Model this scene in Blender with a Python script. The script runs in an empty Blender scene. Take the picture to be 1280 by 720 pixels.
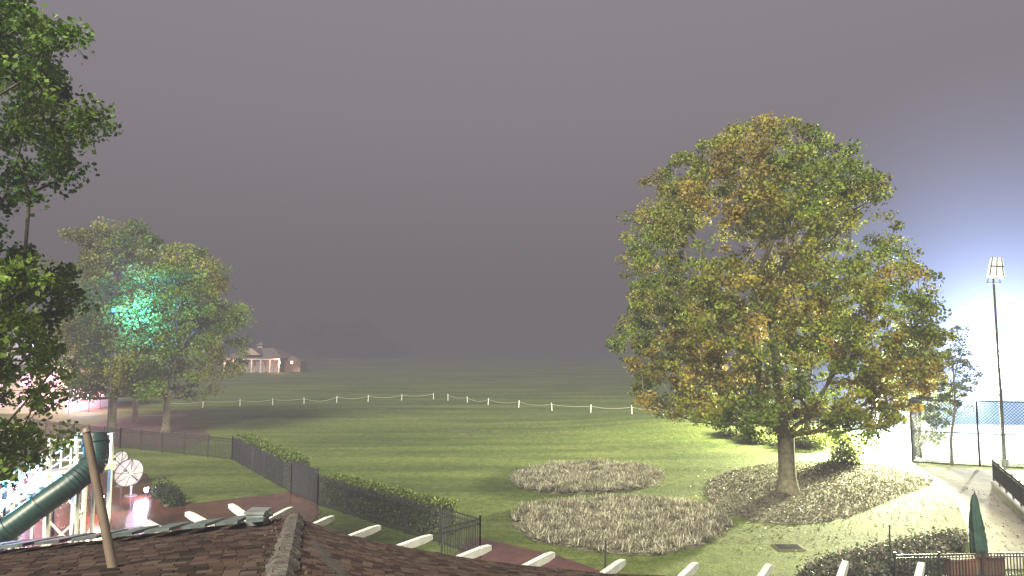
import bpy, math, random
import numpy as np
from mathutils import Vector, noise
random.seed(7); RNG=np.random.default_rng(7)
scene=bpy.context.scene
# ---------------------------------------------------------------- camera
CAMZ=8.0; F=800.0; TH=math.atan(65/800)
def ray(u,v):
    a=(u-640)/F; b=(360-v)/F
    return Vector((a, math.cos(TH)-b*math.sin(TH), math.sin(TH)+b*math.cos(TH)))
def G(u,v,z=0.0):
    d=ray(u,v); t=(z-CAMZ)/d.z
    return Vector((d.x*t,d.y*t,z))
def D(u,v,dep):
    d=ray(u,v); t=dep/d.y
    return Vector((d.x*t,dep,CAMZ+d.z*t))
cd=bpy.data.cameras.new("camera"); cam=bpy.data.objects.new("camera",cd); scene.collection.objects.link(cam)
cd.sensor_width=36; cd.lens=36*F/1280; cd.clip_end=6000; cd.clip_start=0.1
cam.location=(0,0,CAMZ); cam.rotation_euler=(math.pi/2+TH,0,0); scene.camera=cam
scene.view_settings.view_transform='Standard'
scene.view_settings.look='None'; scene.view_settings.exposure=0

# ---------------------------------------------------------------- materials
def newmat(name):
    m=bpy.data.materials.new(name); m.use_nodes=True
    nt=m.node_tree; b=nt.nodes["Principled BSDF"]
    return m,nt,b
def N(nt,t,**k):
    n=nt.nodes.new(t)
    for a,v in k.items(): setattr(n,a,v)
    return n
def mat(name,col,rough=0.7,scale=4.0,var=0.3,bump=0.2,bscale=None,metal=0.0,col2=None,detail=6):
    m,nt,b=newmat(name); L=nt.links
    tc=N(nt,'ShaderNodeTexCoord'); n=N(nt,'ShaderNodeTexNoise'); n.inputs['Scale'].default_value=scale; n.inputs['Detail'].default_value=detail
    L.new(tc.outputs['Object'],n.inputs['Vector'])
    r=N(nt,'ShaderNodeValToRGB'); r.color_ramp.elements[0].position=0.3; r.color_ramp.elements[1].position=0.7
    c1=[c*(1-var) for c in col]; c2=[min(1,c*(1+var)) for c in (col2 or col)]
    r.color_ramp.elements[0].color=(*c1,1); r.color_ramp.elements[1].color=(*c2,1)
    L.new(n.outputs['Fac'],r.inputs['Fac']); L.new(r.outputs['Color'],b.inputs['Base Color'])
    b.inputs['Roughness'].default_value=rough; b.inputs['Metallic'].default_value=metal
    if bump>0:
        n2=N(nt,'ShaderNodeTexNoise'); n2.inputs['Scale'].default_value=bscale or scale*4; n2.inputs['Detail'].default_value=4
        L.new(tc.outputs['Object'],n2.inputs['Vector'])
        bp=N(nt,'ShaderNodeBump'); bp.inputs['Strength'].default_value=bump; bp.inputs['Distance'].default_value=0.05
        L.new(n2.outputs['Fac'],bp.inputs['Height']); L.new(bp.outputs['Normal'],b.inputs['Normal'])
    return m
def emis(name,col,s):
    m=bpy.data.materials.new(name); m.use_nodes=True; nt=m.node_tree; nt.nodes.clear()
    e=N(nt,'ShaderNodeEmission'); e.inputs['Color'].default_value=(*col,1); e.inputs['Strength'].default_value=s
    o=N(nt,'ShaderNodeOutputMaterial'); nt.links.new(e.outputs[0],o.inputs['Surface']); return m
def leafmat(name,trans=0.4,rough=0.55):
    m,nt,b=newmat(name); L=nt.links
    a=N(nt,'ShaderNodeAttribute'); a.attribute_name='col'
    L.new(a.outputs['Color'],b.inputs['Base Color']); b.inputs['Roughness'].default_value=rough; b.inputs['Specular IOR Level'].default_value=0.25
    if trans>0:
        t=N(nt,'ShaderNodeBsdfTranslucent'); L.new(a.outputs['Color'],t.inputs['Color'])
        mx=N(nt,'ShaderNodeMixShader'); mx.inputs[0].default_value=trans
        L.new(b.outputs[0],mx.inputs[1]); L.new(t.outputs[0],mx.inputs[2])
        L.new(mx.outputs[0],nt.nodes['Material Output'].inputs['Surface'])
    return m
LEAF=leafmat("leaf",0.35); STRAW=leafmat("straw",0.15,0.8)
BARK=mat("bark",(0.15,0.135,0.085),0.9,5,0.4,0.8,22)
BARKD=mat("bark_dark",(0.10,0.085,0.065),0.9,5,0.4,0.8,22)
BLACK=mat("black_iron",(0.02,0.02,0.022),0.45,8,0.3,0.1)
WHITE=mat("white_paint",(0.62,0.61,0.58),0.5,5,0.15,0.15,30)
CONC=mat("concrete",(0.13,0.115,0.112),0.8,1.2,0.3,0.3,30)
GREY=mat("galvanised_metal",(0.18,0.19,0.20),0.45,3,0.25,0.15,metal=0.3)
MULCH=mat("mulch",(0.075,0.064,0.050),0.95,3.0,0.6,1.0,14,col2=(0.11,0.095,0.075))
MULCHB=mat("brown_mulch",(0.06,0.037,0.03),0.95,2.0,0.5,1.0,12)

def brickmat(name,c1,c2,cm,sc,rough=0.5,bw=0.5,rh=0.25):
    m,nt,b=newmat(name); L=nt.links
    tc=N(nt,'ShaderNodeTexCoord'); bt=N(nt,'ShaderNodeTexBrick')
    bt.inputs['Scale'].default_value=sc; bt.inputs['Color1'].default_value=(*c1,1); bt.inputs['Color2'].default_value=(*c2,1); bt.inputs['Mortar'].default_value=(*cm,1)
    bt.inputs['Brick Width'].default_value=bw; bt.inputs['Row Height'].default_value=rh; bt.inputs['Mortar Size'].default_value=0.02
    L.new(tc.outputs['Object'],bt.inputs['Vector'])
    n=N(nt,'ShaderNodeTexNoise'); n.inputs['Scale'].default_value=0.9; n.inputs['Detail'].default_value=8; L.new(tc.outputs['Object'],n.inputs['Vector'])
    mx=N(nt,'ShaderNodeMixRGB',blend_type='MULTIPLY'); mx.inputs[0].default_value=0.8
    r=N(nt,'ShaderNodeValToRGB'); r.color_ramp.elements[0].position=0.3; r.color_ramp.elements[0].color=(.45,.45,.45,1); r.color_ramp.elements[1].position=0.7
    L.new(n.outputs['Fac'],r.inputs['Fac']); L.new(bt.outputs['Color'],mx.inputs[1]); L.new(r.outputs['Color'],mx.inputs[2]); L.new(mx.outputs[0],b.inputs['Base Color'])
    r2=N(nt,'ShaderNodeMapRange'); r2.inputs['To Min'].default_value=rough*0.4; r2.inputs['To Max'].default_value=rough*1.4
    L.new(n.outputs['Fac'],r2.inputs['Value']); L.new(r2.outputs[0],b.inputs['Roughness'])
    bp=N(nt,'ShaderNodeBump'); bp.inputs['Strength'].default_value=0.2; bp.inputs['Distance'].default_value=0.02
    L.new(bt.outputs['Fac'],bp.inputs['Height']); bp.invert=True; L.new(bp.outputs['Normal'],b.inputs['Normal'])
    return m
PAVER=brickmat("wet_brick_paver",(0.15,0.055,0.035),(0.10,0.04,0.028),(0.04,0.03,0.026),2.2,0.17)
PAVER.node_tree.nodes["Principled BSDF"].inputs['Specular IOR Level'].default_value=1.0
BRICK=brickmat("brick",(0.14,0.07,0.045),(0.10,0.05,0.035),(0.11,0.10,0.09),3.0,0.8)

def grassmat():
    m,nt,b=newmat("grass"); L=nt.links
    tc=N(nt,'ShaderNodeTexCoord')
    def nz(s,d=6,vec=None,rough=0.6):
        n=N(nt,'ShaderNodeTexNoise'); n.inputs['Scale'].default_value=s; n.inputs['Detail'].default_value=d; n.inputs['Roughness'].default_value=rough
        L.new(vec or tc.outputs['Object'],n.inputs['Vector']); return n
    mp=N(nt,'ShaderNodeMapping'); mp.inputs['Rotation'].default_value=(0,0,math.radians(-22)); mp.inputs['Scale'].default_value=(0.12,1.0,1)
    L.new(tc.outputs['Object'],mp.inputs['Vector'])
    a=nz(0.06,5); s=nz(0.35,5,mp.outputs[0]); f=nz(2.2,8,None,0.75); fine=nz(10,5,None,0.7)
    def ramp(n,p0,c0,p1,c1):
        r=N(nt,'ShaderNodeValToRGB'); r.color_ramp.elements[0].position=p0; r.color_ramp.elements[0].color=(*c0,1)
        r.color_ramp.elements[1].position=p1; r.color_ramp.elements[1].color=(*c1,1); L.new(n.outputs['Fac'],r.inputs['Fac']); return r
    base=ramp(a,0.35,(0.076,0.116,0.030),0.65,(0.118,0.150,0.044))
    st=ramp(s,0.38,(0.58,0.62,0.58),0.62,(1.28,1.22,1.16))
    fi=ramp(f,0.32,(0.45,0.5,0.45),0.70,(1.45,1.4,1.35))
    fn=ramp(fine,0.33,(0.4,0.45,0.4),0.70,(1.6,1.5,1.5))
    cur=base.outputs['Color']
    for r,k in ((st,0.85),(fi,0.85),(fn,0.9)):
        mx=N(nt,'ShaderNodeMixRGB',blend_type='MULTIPLY'); mx.inputs[0].default_value=k
        L.new(cur,mx.inputs[1]); L.new(r.outputs['Color'],mx.inputs[2]); cur=mx.outputs[0]
    dry=ramp(nz(0.55,8,None,0.7),0.56,(0,0,0),0.78,(0.75,0.75,0.75))
    mx=N(nt,'ShaderNodeMixRGB'); L.new(dry.outputs['Color'],mx.inputs[0]); L.new(cur,mx.inputs[1]); mx.inputs[2].default_value=(0.19,0.17,0.075,1)
    L.new(mx.outputs[0],b.inputs['Base Color']); b.inputs['Roughness'].default_value=0.85; b.inputs['Specular IOR Level'].default_value=0.2
    bp=N(nt,'ShaderNodeBump'); bp.inputs['Strength'].default_value=0.7; bp.inputs['Distance'].default_value=0.08
    L.new(fine.outputs['Fac'],bp.inputs['Height'])
    bp2=N(nt,'ShaderNodeBump'); bp2.inputs['Strength'].default_value=0.5; bp2.inputs['Distance'].default_value=0.3
    L.new(f.outputs['Fac'],bp2.inputs['Height']); L.new(bp.outputs['Normal'],bp2.inputs['Normal'])
    L.new(bp2.outputs['Normal'],b.inputs['Normal'])
    return m
GRASS=grassmat()

# ---------------------------------------------------------------- mesh helpers
class MB:
    def __init__(s): s.v=[]; s.f=[]; s.m=[]; s.mats=[]; s.sm=[]
    def mi(s,m):
        if m not in s.mats: s.mats.append(m)
        return s.mats.index(m)
    def add(s,vs,fs,m,smooth=False):
        o=len(s.v); s.v+= [tuple(v) for v in vs]; k=s.mi(m)
        for f in fs: s.f.append([i+o for i in f]); s.m.append(k); s.sm.append(smooth)
    def box(s,c,sz,m,rz=0.0):
        c=Vector(c); ca,sa=math.cos(rz),math.sin(rz); vs=[]
        for x in (-.5,.5):
            for y in (-.5,.5):
                for z in (-.5,.5):
                    X,Y=x*sz[0],y*sz[1]; vs.append((c.x+X*ca-Y*sa,c.y+X*sa+Y*ca,c.z+z*sz[2]))
        s.add(vs,[(0,1,3,2),(4,6,7,5),(0,4,5,1),(2,3,7,6),(0,2,6,4),(1,5,7,3)],m)
    def beam(s,p0,p1,w,h,m,w1=None,h1=None):
        p0=Vector(p0);p1=Vector(p1); d=(p1-p0).normalized(); sd=d.cross(Vector((0,0,1)))
        if sd.length<1e-3: sd=Vector((1,0,0))
        sd.normalize(); up=sd.cross(d); vs=[]
        for p,a,b in ((p0,w,h),(p1,w1 or w,h1 or h)):
            for i,j in ((-1,-1),(1,-1),(1,1),(-1,1)): vs.append(p+sd*(i*a/2)+up*(j*b/2))
        s.add(vs,[(0,3,2,1),(4,5,6,7),(0,1,5,4),(1,2,6,5),(2,3,7,6),(3,0,4,7)],m)
    def tube(s,p0,p1,r0,r1,m,n=8,cap=True):
        p0=Vector(p0);p1=Vector(p1); d=(p1-p0)
        if d.length<1e-5: return
        d.normalize(); a=d.orthogonal().normalized(); b=d.cross(a); vs=[]
        for p,r in ((p0,r0),(p1,r1)):
            for i in range(n):
                t=2*math.pi*i/n; vs.append(p+a*(r*math.cos(t))+b*(r*math.sin(t)))
        s.add(vs,[(i,(i+1)%n,n+(i+1)%n,n+i) for i in range(n)],m,True)
        if cap: s.add(vs,[tuple(range(n))[::-1],tuple(range(n,2*n))],m)
    def obj(s,name,parent=None):
        me=bpy.data.meshes.new(name); me.from_pydata(s.v,[],s.f); 
        for m in s.mats: me.materials.append(m)
        me.polygons.foreach_set('material_index',s.m); me.polygons.foreach_set('use_smooth',s.sm); me.update()
        o=bpy.data.objects.new(name,me); scene.collection.objects.link(o)
        if parent: o.parent=parent
        return o
def empty(name):
    o=bpy.data.objects.new(name,None); scene.collection.objects.link(o); return o
def quadmesh(name,V,C,m,parent=None):
    n=len(V); me=bpy.data.meshes.new(name)
    me.vertices.add(n*4); me.vertices.foreach_set('co',V.reshape(-1).astype(np.float32))
    me.loops.add(n*4); me.loops.foreach_set('vertex_index',np.arange(n*4,dtype=np.int32))
    me.polygons.add(n); me.polygons.foreach_set('loop_start',(np.arange(n)*4).astype(np.int32))
    me.update(calc_edges=True)
    at=me.attributes.new('col','FLOAT_COLOR','FACE')
    cc=np.ones((n,4),np.float32); cc[:,:3]=C; at.data.foreach_set('color',cc.reshape(-1))
    me.materials.append(m); o=bpy.data.objects.new(name,me); scene.collection.objects.link(o)
    if parent: o.parent=parent
    return o
def leafquads(P,size,rng,up=0.0):
    n=len(P); d=rng.normal(size=(n,3)); d[:,2]-=up; d/=np.linalg.norm(d,axis=1)[:,None]
    e=rng.normal(size=(n,3)); e-= (e*d).sum(1)[:,None]*d; e/=np.linalg.norm(e,axis=1)[:,None]
    L=(size*rng.uniform(0.6,1.25,n))[:,None]
    return np.stack([P-d*L*.5,P+e*L*.38+d*L*.05,P+d*L*.5,P-e*L*.38+d*L*.05],1)

def ghash(x,y):
    h=0.9*math.exp(-(((x-17)/7)**2+((y-58)/6)**2)/2)
    if y>60: h+=0.35*min(1,(y-60)/30)*noise.noise(Vector((x*0.03,y*0.03,0)))
    return h
def make_ground():
    n=170; t=np.linspace(-1,1,n); xs=np.sign(t)*(np.abs(t)**2.4)*2500; ys=60+np.sign(t)*(np.abs(t)**2.4)*2500
    vs=[(x,y,ghash(x,y)) for y in ys for x in xs]
    fs=[(j*n+i,j*n+i+1,(j+1)*n+i+1,(j+1)*n+i) for j in range(n-1) for i in range(n-1)]
    b=MB(); b.add(vs,fs,GRASS,True); b.obj("ground")
make_ground()
def smoothpoly(pts,k=6,jit=0.0):
    n=len(pts); out=[]
    for i in range(n):
        p0,p1,p2,p3=[Vector(pts[(i+j-1)%n]) for j in range(4)]
        for s in range(k):
            t=s/k; q=0.5*((2*p1)+(p2-p0)*t+(2*p0-5*p1+4*p2-p3)*t*t+(3*p1-p0-3*p2+p3)*t**3)
            out.append(Vector((q.x+random.uniform(-jit,jit),q.y+random.uniform(-jit,jit),q.z)))
    return out
def sheet(name,pts,m,z=0.004,smooth=0,jit=0,thick=0.0):
    P=[Vector((p[0],p[1],z)) for p in pts]
    if smooth: P=smoothpoly(P,smooth,jit)
    b=MB(); n=len(P); b.add(P,[tuple(range(n))],m)
    if thick:
        Q=[Vector((p.x,p.y,-0.05)) for p in P]; b.add(P+Q,[(i,(i+1)%n,n+(i+1)%n,n+i) for i in range(n)],m)
    o=b.obj(name)
    return o,P
def inside(P,x,y):
    c=False; n=len(P); j=n-1
    for i in range(n):
        if (P[i].y>y)!=(P[j].y>y) and x<(P[j].x-P[i].x)*(y-P[i].y)/(P[j].y-P[i].y)+P[i].x: c=not c
        j=i
    return c
def scatter_in(P,n,rng):
    xs=[p.x for p in P]; ys=[p.y for p in P]; out=[]
    while len(out)<n:
        x=rng.uniform(min(xs),max(xs)); y=rng.uniform(min(ys),max(ys))
        if inside(P,x,y): out.append((x,y))
    return np.array(out)

# ---------------------------------------------------------------- trees
def make_tree(name,base,zmin,zmax,Rf,center,nclump,nleaf,lsize,pal,seed,rtrunk=0.35,fork=3.0,clr=0.7,gap=0.12,gscale=0.28,mbark=BARK,hollow=0.5,lead=0.6,up=0.3,drop=0.0,rmin=0.014,cvar=1.6):
    rng=np.random.default_rng(seed); rnd=random.Random(seed)
    base=Vector(base); pts=[]; H=zmax-zmin
    while len(pts)<nclump:
        t=rng.uniform(0,1); a=rng.uniform(0,2*math.pi); R=Rf(t)
        if rng.uniform()>(R/Rmax(Rf))**1.3: continue
        lump=1+0.22*noise.noise(Vector((math.cos(a)*1.6,math.sin(a)*1.6,t*4+seed)))
        r=R*lump*rng.uniform()**hollow
        p=Vector((center[0]+r*math.cos(a),center[1]+r*math.sin(a),zmin+H*t))
        if noise.noise(p*gscale+Vector((seed*3.1,0,0)))<gap-0.25: continue
        pts.append(p)
    nodes=[base.copy()]; par=[-1]; pl=[0.0]
    zl=zmin+H*lead; k=max(6,int((zl-base.z)/0.7))
    for i in range(1,k+1):
        t=i/k; z=base.z+(zl-base.z)*t
        f=max(0,(z-fork))/max(0.1,(zl-fork))
        q=Vector((base.x+(center[0]-base.x)*f+0.25*math.sin(z*0.6+seed)*min(1,f*2+.1),base.y+(center[1]-base.y)*f+0.2*math.cos(z*0.5+seed)*min(1,f*2+.1),z))
        nodes.append(q); par.append(i-1); pl.append(0 if z<=fork else pl[-1]+0.7)
    ok=[n.z>=fork-0.3 for n in nodes]
    NA=np.array([tuple(n) for n in nodes]); 
    NA=np.vstack([NA,np.zeros((nclump*14,3))]); PL=np.zeros(len(NA)); PL[:len(pl)]=pl; OK=np.zeros(len(NA),bool); OK[:len(ok)]=ok
    cnt=len(nodes); fk=Vector((base.x,base.y,fork)); pts.sort(key=lambda p:(p-fk).length)
    tips=[]
    for p in pts:
        a=NA[:cnt]; dv=np.array(p)-a; dist=np.linalg.norm(dv,axis=1)
        hor=np.hypot(dv[:,0],dv[:,1])
        cost=dist+0.42*PL[:cnt]+2.0*np.maximum(0,-dv[:,2]-0.2)+0.9*np.maximum(0,hor*0.45-dv[:,2])
        cost[~OK[:cnt]]=1e9; j=int(np.argmin(cost)); q=Vector(NA[j]); L=(p-q).length; s=min(10,max(1,int(L/0.75)))
        off=Vector((rnd.uniform(-1,1),rnd.uniform(-1,1),rnd.uniform(-1.0,0.2)))*L*0.09; pj=j; prev=q
        for i in range(1,s+1):
            t=i/s; w=q.lerp(p,t)+off*math.sin(math.pi*t)
            if cnt>=len(NA): break
            NA[cnt]=w; OK[cnt]=True; PL[cnt]=PL[pj]+(w-prev).length; par.append(pj); pj=cnt; prev=w; cnt+=1
        tips.append(pj)
    c=np.zeros(cnt); 
    for tnode in tips: c[tnode]+=1
    for i in range(cnt-1,0,-1): c[par[i]]+=c[i]
    tot=c[0]; R=np.maximum(rmin,rtrunk*np.sqrt(np.maximum(c,0.3)/tot)*0.95)
    b=MB()
    for i in range(1,cnt):
        pi=par[i]; r1=R[i]; r0=min(R[pi],r1*1.35)
        p0=Vector(NA[pi]);p1=Vector(NA[i])
        if i<=k:
            r0=R[pi]; r1=R[i]
            z0=p0.z-base.z; z1=p1.z-base.z
            r0*=1+0.5*math.exp(-z0/0.4); r1*=1+0.5*math.exp(-z1/0.4)
        b.tube(p0,p1,r0,r1,mbark,10 if r1>0.12 else (6 if r1>0.04 else 4),cap=False)
    root=empty(name)
    T=NA[tips]; n=len(T)*nleaf
    ci=np.repeat(np.arange(len(T)),nleaf)
    rad=(clr*rng.uniform(0.55,1.25,len(T)))[ci]
    g=rng.normal(size=(n,3)); g/=np.linalg.norm(g,axis=1)[:,None]; g*= (rng.uniform(0,1,n)**0.45*rad)[:,None]; g[:,2]*=0.62
    if drop: g[:,2]-=np.abs(rng.normal(size=n))*drop
    P=T[ci]+g
    for i in range(0,len(T)):
        for kk in range(3):
            e=P[i*nleaf+kk]; b.tube(Vector(T[i]),Vector(e),rmin*0.9,0.006,mbark,3,cap=False)
    b.obj("trunk_and_limbs",root)
    V=leafquads(P,lsize,rng,up)
    pal=np.array(pal); m=len(pal)
    nzv=np.array([noise.noise(Vector(p)*0.22+Vector((9,seed,0))) for p in T])
    idx=np.clip((nzv*cvar+0.5)*m+rng.normal(size=len(T))*0.7,0,m-0.01)
    li=np.clip(idx[ci]+rng.normal(size=n)*0.55,0,m-1.001); lo=li.astype(int); fr=(li-lo)[:,None]
    C=pal[lo]*(1-fr)+pal[np.minimum(lo+1,m-1)]*fr
    C*=(rng.uniform(0.6,1.4,len(T))[ci]*rng.uniform(0.7,1.3,n))[:,None]
    quadmesh("foliage",V,C,LEAF,root)
    return root
_rm={}
def Rmax(f):
    if f not in _rm: _rm[f]=max(f(i/40) for i in range(41))
    return _rm[f]
def prof(pairs):
    xs=[p[0] for p in pairs]; ys=[p[1] for p in pairs]
    return lambda t: float(np.interp(t,xs,ys))

mb=G(985,615)
MAPLE=[(0.085,0.135,0.016),(0.12,0.165,0.018),(0.165,0.19,0.022),(0.19,0.178,0.026),(0.21,0.15,0.032)]
Rm=prof([(0,5.6),(0.06,7.4),(0.2,8.2),(0.4,8.2),(0.58,7.9),(0.72,7.1),(0.84,5.8),(0.93,4.0),(1,1.4)])
make_tree("maple_tree",mb,3.3,19.9,Rm,(mb.x-0.95,mb.y+0.5),1700,86,0.17,MAPLE,3,rtrunk=0.44,fork=3.2,clr=0.64,gap=0.02,hollow=0.42,lead=0.5,rmin=0.018,cvar=0.8)
GREENS=[(0.08,0.14,0.022),(0.105,0.17,0.026),(0.14,0.19,0.03),(0.17,0.18,0.035)]
a=G(140,538); ra=prof([(0,3.8),(0.15,6.3),(0.4,6.6),(0.65,5.2),(0.85,3.4),(1,1.0)])
make_tree("shade_tree",a,2.8,20.2,ra,(a.x-0.9,a.y+0.5),480,58,0.27,GREENS,11,rtrunk=0.32,fork=3,clr=0.95,gap=0.22,mbark=BARKD)
a=G(207,541); ra2=prof([(0,2.8),(0.15,5.2),(0.4,5.8),(0.65,5.0),(0.85,3.2),(1,1.0)])
make_tree("shade_tree",a,3.0,16.4,ra2,(a.x+1.0,a.y),450,74,0.25,[(0.10,0.165,0.022),(0.13,0.19,0.027),(0.18,0.21,0.032),(0.21,0.2,0.04)],12,rtrunk=0.3,fork=3,clr=0.95,gap=0.1,mbark=BARKD)
a=G(168,528); ra3=prof([(0,2.8),(0.4,4.2),(0.8,3),(1,1.0)])
make_tree("shade_tree",a,3.5,12,ra3,(a.x-3,a.y),180,56,0.28,GREENS,13,rtrunk=0.25,fork=3,clr=0.9,gap=0.1,mbark=BARKD)
rn=prof([(0,2.4),(0.09,3.9),(0.16,3.4),(0.265,3.1),(0.35,3.3),(0.41,3.3),(0.495,2.2),(0.56,2.4),(0.61,3.0),(0.70,3.8),(0.755,4.0),(0.84,3.3),(0.93,3.4),(1,2)])
make_tree("overhanging_tree",Vector((-12.6,12.3,0)),5.2,15.4,rn,(-12.6,12.3),820,92,0.12,[(0.055,0.12,0.014),(0.09,0.165,0.022),(0.135,0.205,0.03)],21,rtrunk=0.24,fork=3.5,clr=0.42,gap=0.12,gscale=0.55,mbark=BARKD,hollow=0.33,lead=0.9,drop=0.12,rmin=0.008)
BL=[(0.06,0.09,0.04),(0.08,0.11,0.05),(0.10,0.12,0.06)]
a=G(1150,572); make_tree("crape_myrtle_tree",a,1.2,9.6,prof([(0,1.2),(0.3,2.2),(0.7,2.1),(1,0.6)]),(a.x,a.y),220,66,0.17,BL,31,rtrunk=0.12,fork=0.8,clr=0.5,gap=0.08,mbark=BARKD)
a=G(1190,582); make_tree("young_tree",a,3.6,8.9,prof([(0,0.8),(0.4,1.5),(0.8,1.1),(1,0.4)]),(a.x+0.6,a.y),60,40,0.15,BL,32,rtrunk=0.08,fork=1.8,clr=0.42,gap=0.1,mbark=BARKD)

def shrub(name,c,rx,rz,n,ls,pal,seed):
    rng=np.random.default_rng(seed); g=rng.normal(size=(n,3)); g/=np.linalg.norm(g,axis=1)[:,None]; g*=(rng.uniform(0,1,n)**0.3)[:,None]
    nz=np.array([1+0.35*noise.noise(Vector(q)*2.2+Vector((seed,0,0))) for q in g]); g*=nz[:,None]
    g[:,2]=np.abs(g[:,2]+0.2)
    gz=ghash(c[0],c[1])
    P=g*np.array([rx,rx,rz])+np.array([c[0],c[1],0.02+gz])
    pal=np.array(pal); C=pal[rng.integers(0,len(pal),n)]*rng.uniform(0.6,1.35,n)[:,None]
    root=empty(name); quadmesh("foliage",leafquads(P,ls,rng),C,LEAF,root)
    b=MB()
    for i in range(9):
        b.tube((c[0],c[1],gz-.05),tuple(P[i]*0.9+np.array([c[0],c[1],gz])*0.1),0.02,0.008,BARKD,4)
    b.obj("stems",root)
SG=[(0.08,0.12,0.03),(0.12,0.15,0.035),(0.15,0.15,0.05)]
shrub("round_shrub",G(1057,578),0.95,1.8,2600,0.14,SG,41)
for i,(u,v,r,h) in enumerate([(925,552,1.5,0.5),(950,557,1.2,0.5),(975,552,1.4,0.8),(1003,560,1.2,0.9),(1025,562,1.3,1.2),(1040,557,1.3,1.4),(940,540,1.5,0.6),(900,525,1.8,0.6)]):
    shrub("shrub",G(u,v),r,h,1500,0.16,SG,50+i)
for i,(u,v,r,h) in enumerate([(212,628,0.5,0.9),(200,622,0.45,0.8),(222,632,0.35,0.6)]):
    shrub("patio_shrub",G(u,v),r,h,900,0.1,[(0.02,0.04,0.012),(0.03,0.05,0.018)],70+i)

def distant():
    rng=np.random.default_rng(5); P=[];C=[]
    for i in range(70):
        u=rng.uniform(250,505); dep=rng.uniform(280,380)
        c=D(u,425,dep); top=(18+9*noise.noise(Vector((u*0.025,0,0))))*(1 if u<440 else max(0.45,1-(u-440)/90))
        R=rng.uniform(4,8); n=420; g=rng.normal(size=(n,3)); g/=np.linalg.norm(g,axis=1)[:,None]; g*=(rng.uniform(0,1,n)**0.35)[:,None]
        P.append(np.array([c.x,c.y,top*0.52])+g*np.array([R,R,top*0.5])); C.append(np.tile(np.array([0.05,0.06,0.025])*rng.uniform(.6,1.3),(n,1)))
    P=np.vstack(P);C=np.vstack(C); quadmesh("distant_tree_line",leafquads(P,1.3,rng),C,LEAF)
distant()

# ---------------------------------------------------------------- ground surfaces
o,MP=sheet("mulch_island",[G(u,v) for u,v in [(881,612),(905,592),(960,580),(1030,577),(1090,580),(1140,590),(1168,602),(1120,622),(1070,642),(1010,655),(945,652),(900,636)]],MULCH,0.012,6,0.06)
def litter(name,P,n,size,pal,zj=0.12,seed=1,up=0,zb=0.02):
    rng=np.random.default_rng(seed); xy=scatter_in(P,n,rng)
    z=zb+np.abs(rng.normal(size=n))*zj
    Q=np.column_stack([xy,z]); pal=np.array(pal)
    pn=np.array([noise.noise(Vector((q[0]*0.8,q[1]*0.8,seed))) for q in Q])
    C=pal[rng.integers(0,len(pal),n)]*(rng.uniform(0.6,1.4,n)*(1+0.6*pn))[:,None]
    V=leafquads(Q,size,rng); V[:,:,2]=np.maximum(V[:,:,2],0.015)
    return quadmesh(name,V,C,LEAF)
litter("ground_cover",MP,15000,0.10,[(0.075,0.08,0.045),(0.14,0.13,0.10),(0.06,0.065,0.035),(0.18,0.165,0.135)],0.03,2)
c=mb; LP=smoothpoly([Vector((c.x+11*math.cos(t)*1.0,c.y-2+9*math.sin(t),0)) for t in np.linspace(0,2*math.pi,10)[:-1]],3)
litter("fallen_leaves",LP,3000,0.09,[(0.2,0.15,0.06),(0.22,0.18,0.08),(0.13,0.10,0.045)],0.01,4)

def straw_bed(name,pix,seed):
    rng=np.random.default_rng(seed)
    P=smoothpoly([Vector((p.x,p.y,0.01)) for p in [G(u,v) for u,v in pix]],6,0.14)
    root=empty(name); b=MB(); n=len(P); cx=sum(p.x for p in P)/n; cy=sum(p.y for p in P)/n
    vs=[(cx,cy,0.16)]; K=6
    for k in range(1,K+1):
        for p in P:
            t=k/K; vs.append((cx+(p.x-cx)*t,cy+(p.y-cy)*t,0.012+0.15*(1-t**3)))
    fs=[(0,1+i,1+(i+1)%n) for i in range(n)]
    for k in range(K-1):
        for i in range(n): fs.append((1+k*n+i,1+(k+1)*n+i,1+(k+1)*n+(i+1)%n,1+k*n+(i+1)%n))
    b.add(vs,fs,mat(name+"_soil",(0.12,0.105,0.075),0.95,5,0.5,1,20),True); b.obj("soil",root)
    xy=scatter_in(P,900,rng); nb=44; ci=np.repeat(np.arange(len(xy)),nb); m=len(ci)
    sc=rng.uniform(0.4,1.2,len(xy))
    ang=rng.uniform(0,2*math.pi,m); tilt=rng.uniform(0.35,1.4,m); L=rng.uniform(0.15,0.38,m)*sc[ci]
    o=np.column_stack([xy[ci]+rng.normal(size=(m,2))*0.12,np.full(m,0.12)])
    d=np.column_stack([np.cos(ang)*np.sin(tilt),np.sin(ang)*np.sin(tilt),np.cos(tilt)])
    s=np.column_stack([-np.sin(ang),np.cos(ang),np.zeros(m)])*0.015
    tip=o+d*L[:,None]; tip[:,2]-=L*0.22*np.sin(tilt); tip[:,2]=np.maximum(tip[:,2],0.05)
    V=np.stack([o-s,o+s,tip+s*0.5,tip-s*0.5],1)
    pal=np.array([(0.38,0.35,0.27),(0.29,0.265,0.20),(0.47,0.44,0.36),(0.20,0.18,0.13),(0.16,0.165,0.09)])
    C=pal[rng.integers(0,5,m)]*(rng.uniform(0.35,1.25,len(xy))[ci]*rng.uniform(0.75,1.2,m))[:,None]
    quadmesh("straw_clumps",V,C,STRAW,root)
straw_bed("ornamental_grass_bed",[(641,600),(662,588),(705,581),(760,580),(808,585),(829,597),(815,608),(765,615),(700,618),(655,612)],3)
straw_bed("ornamental_grass_bed",[(640,652),(665,636),(725,627),(800,624),(870,632),(907,650),(900,672),(850,690),(780,694),(705,683),(655,670)],4)

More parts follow.
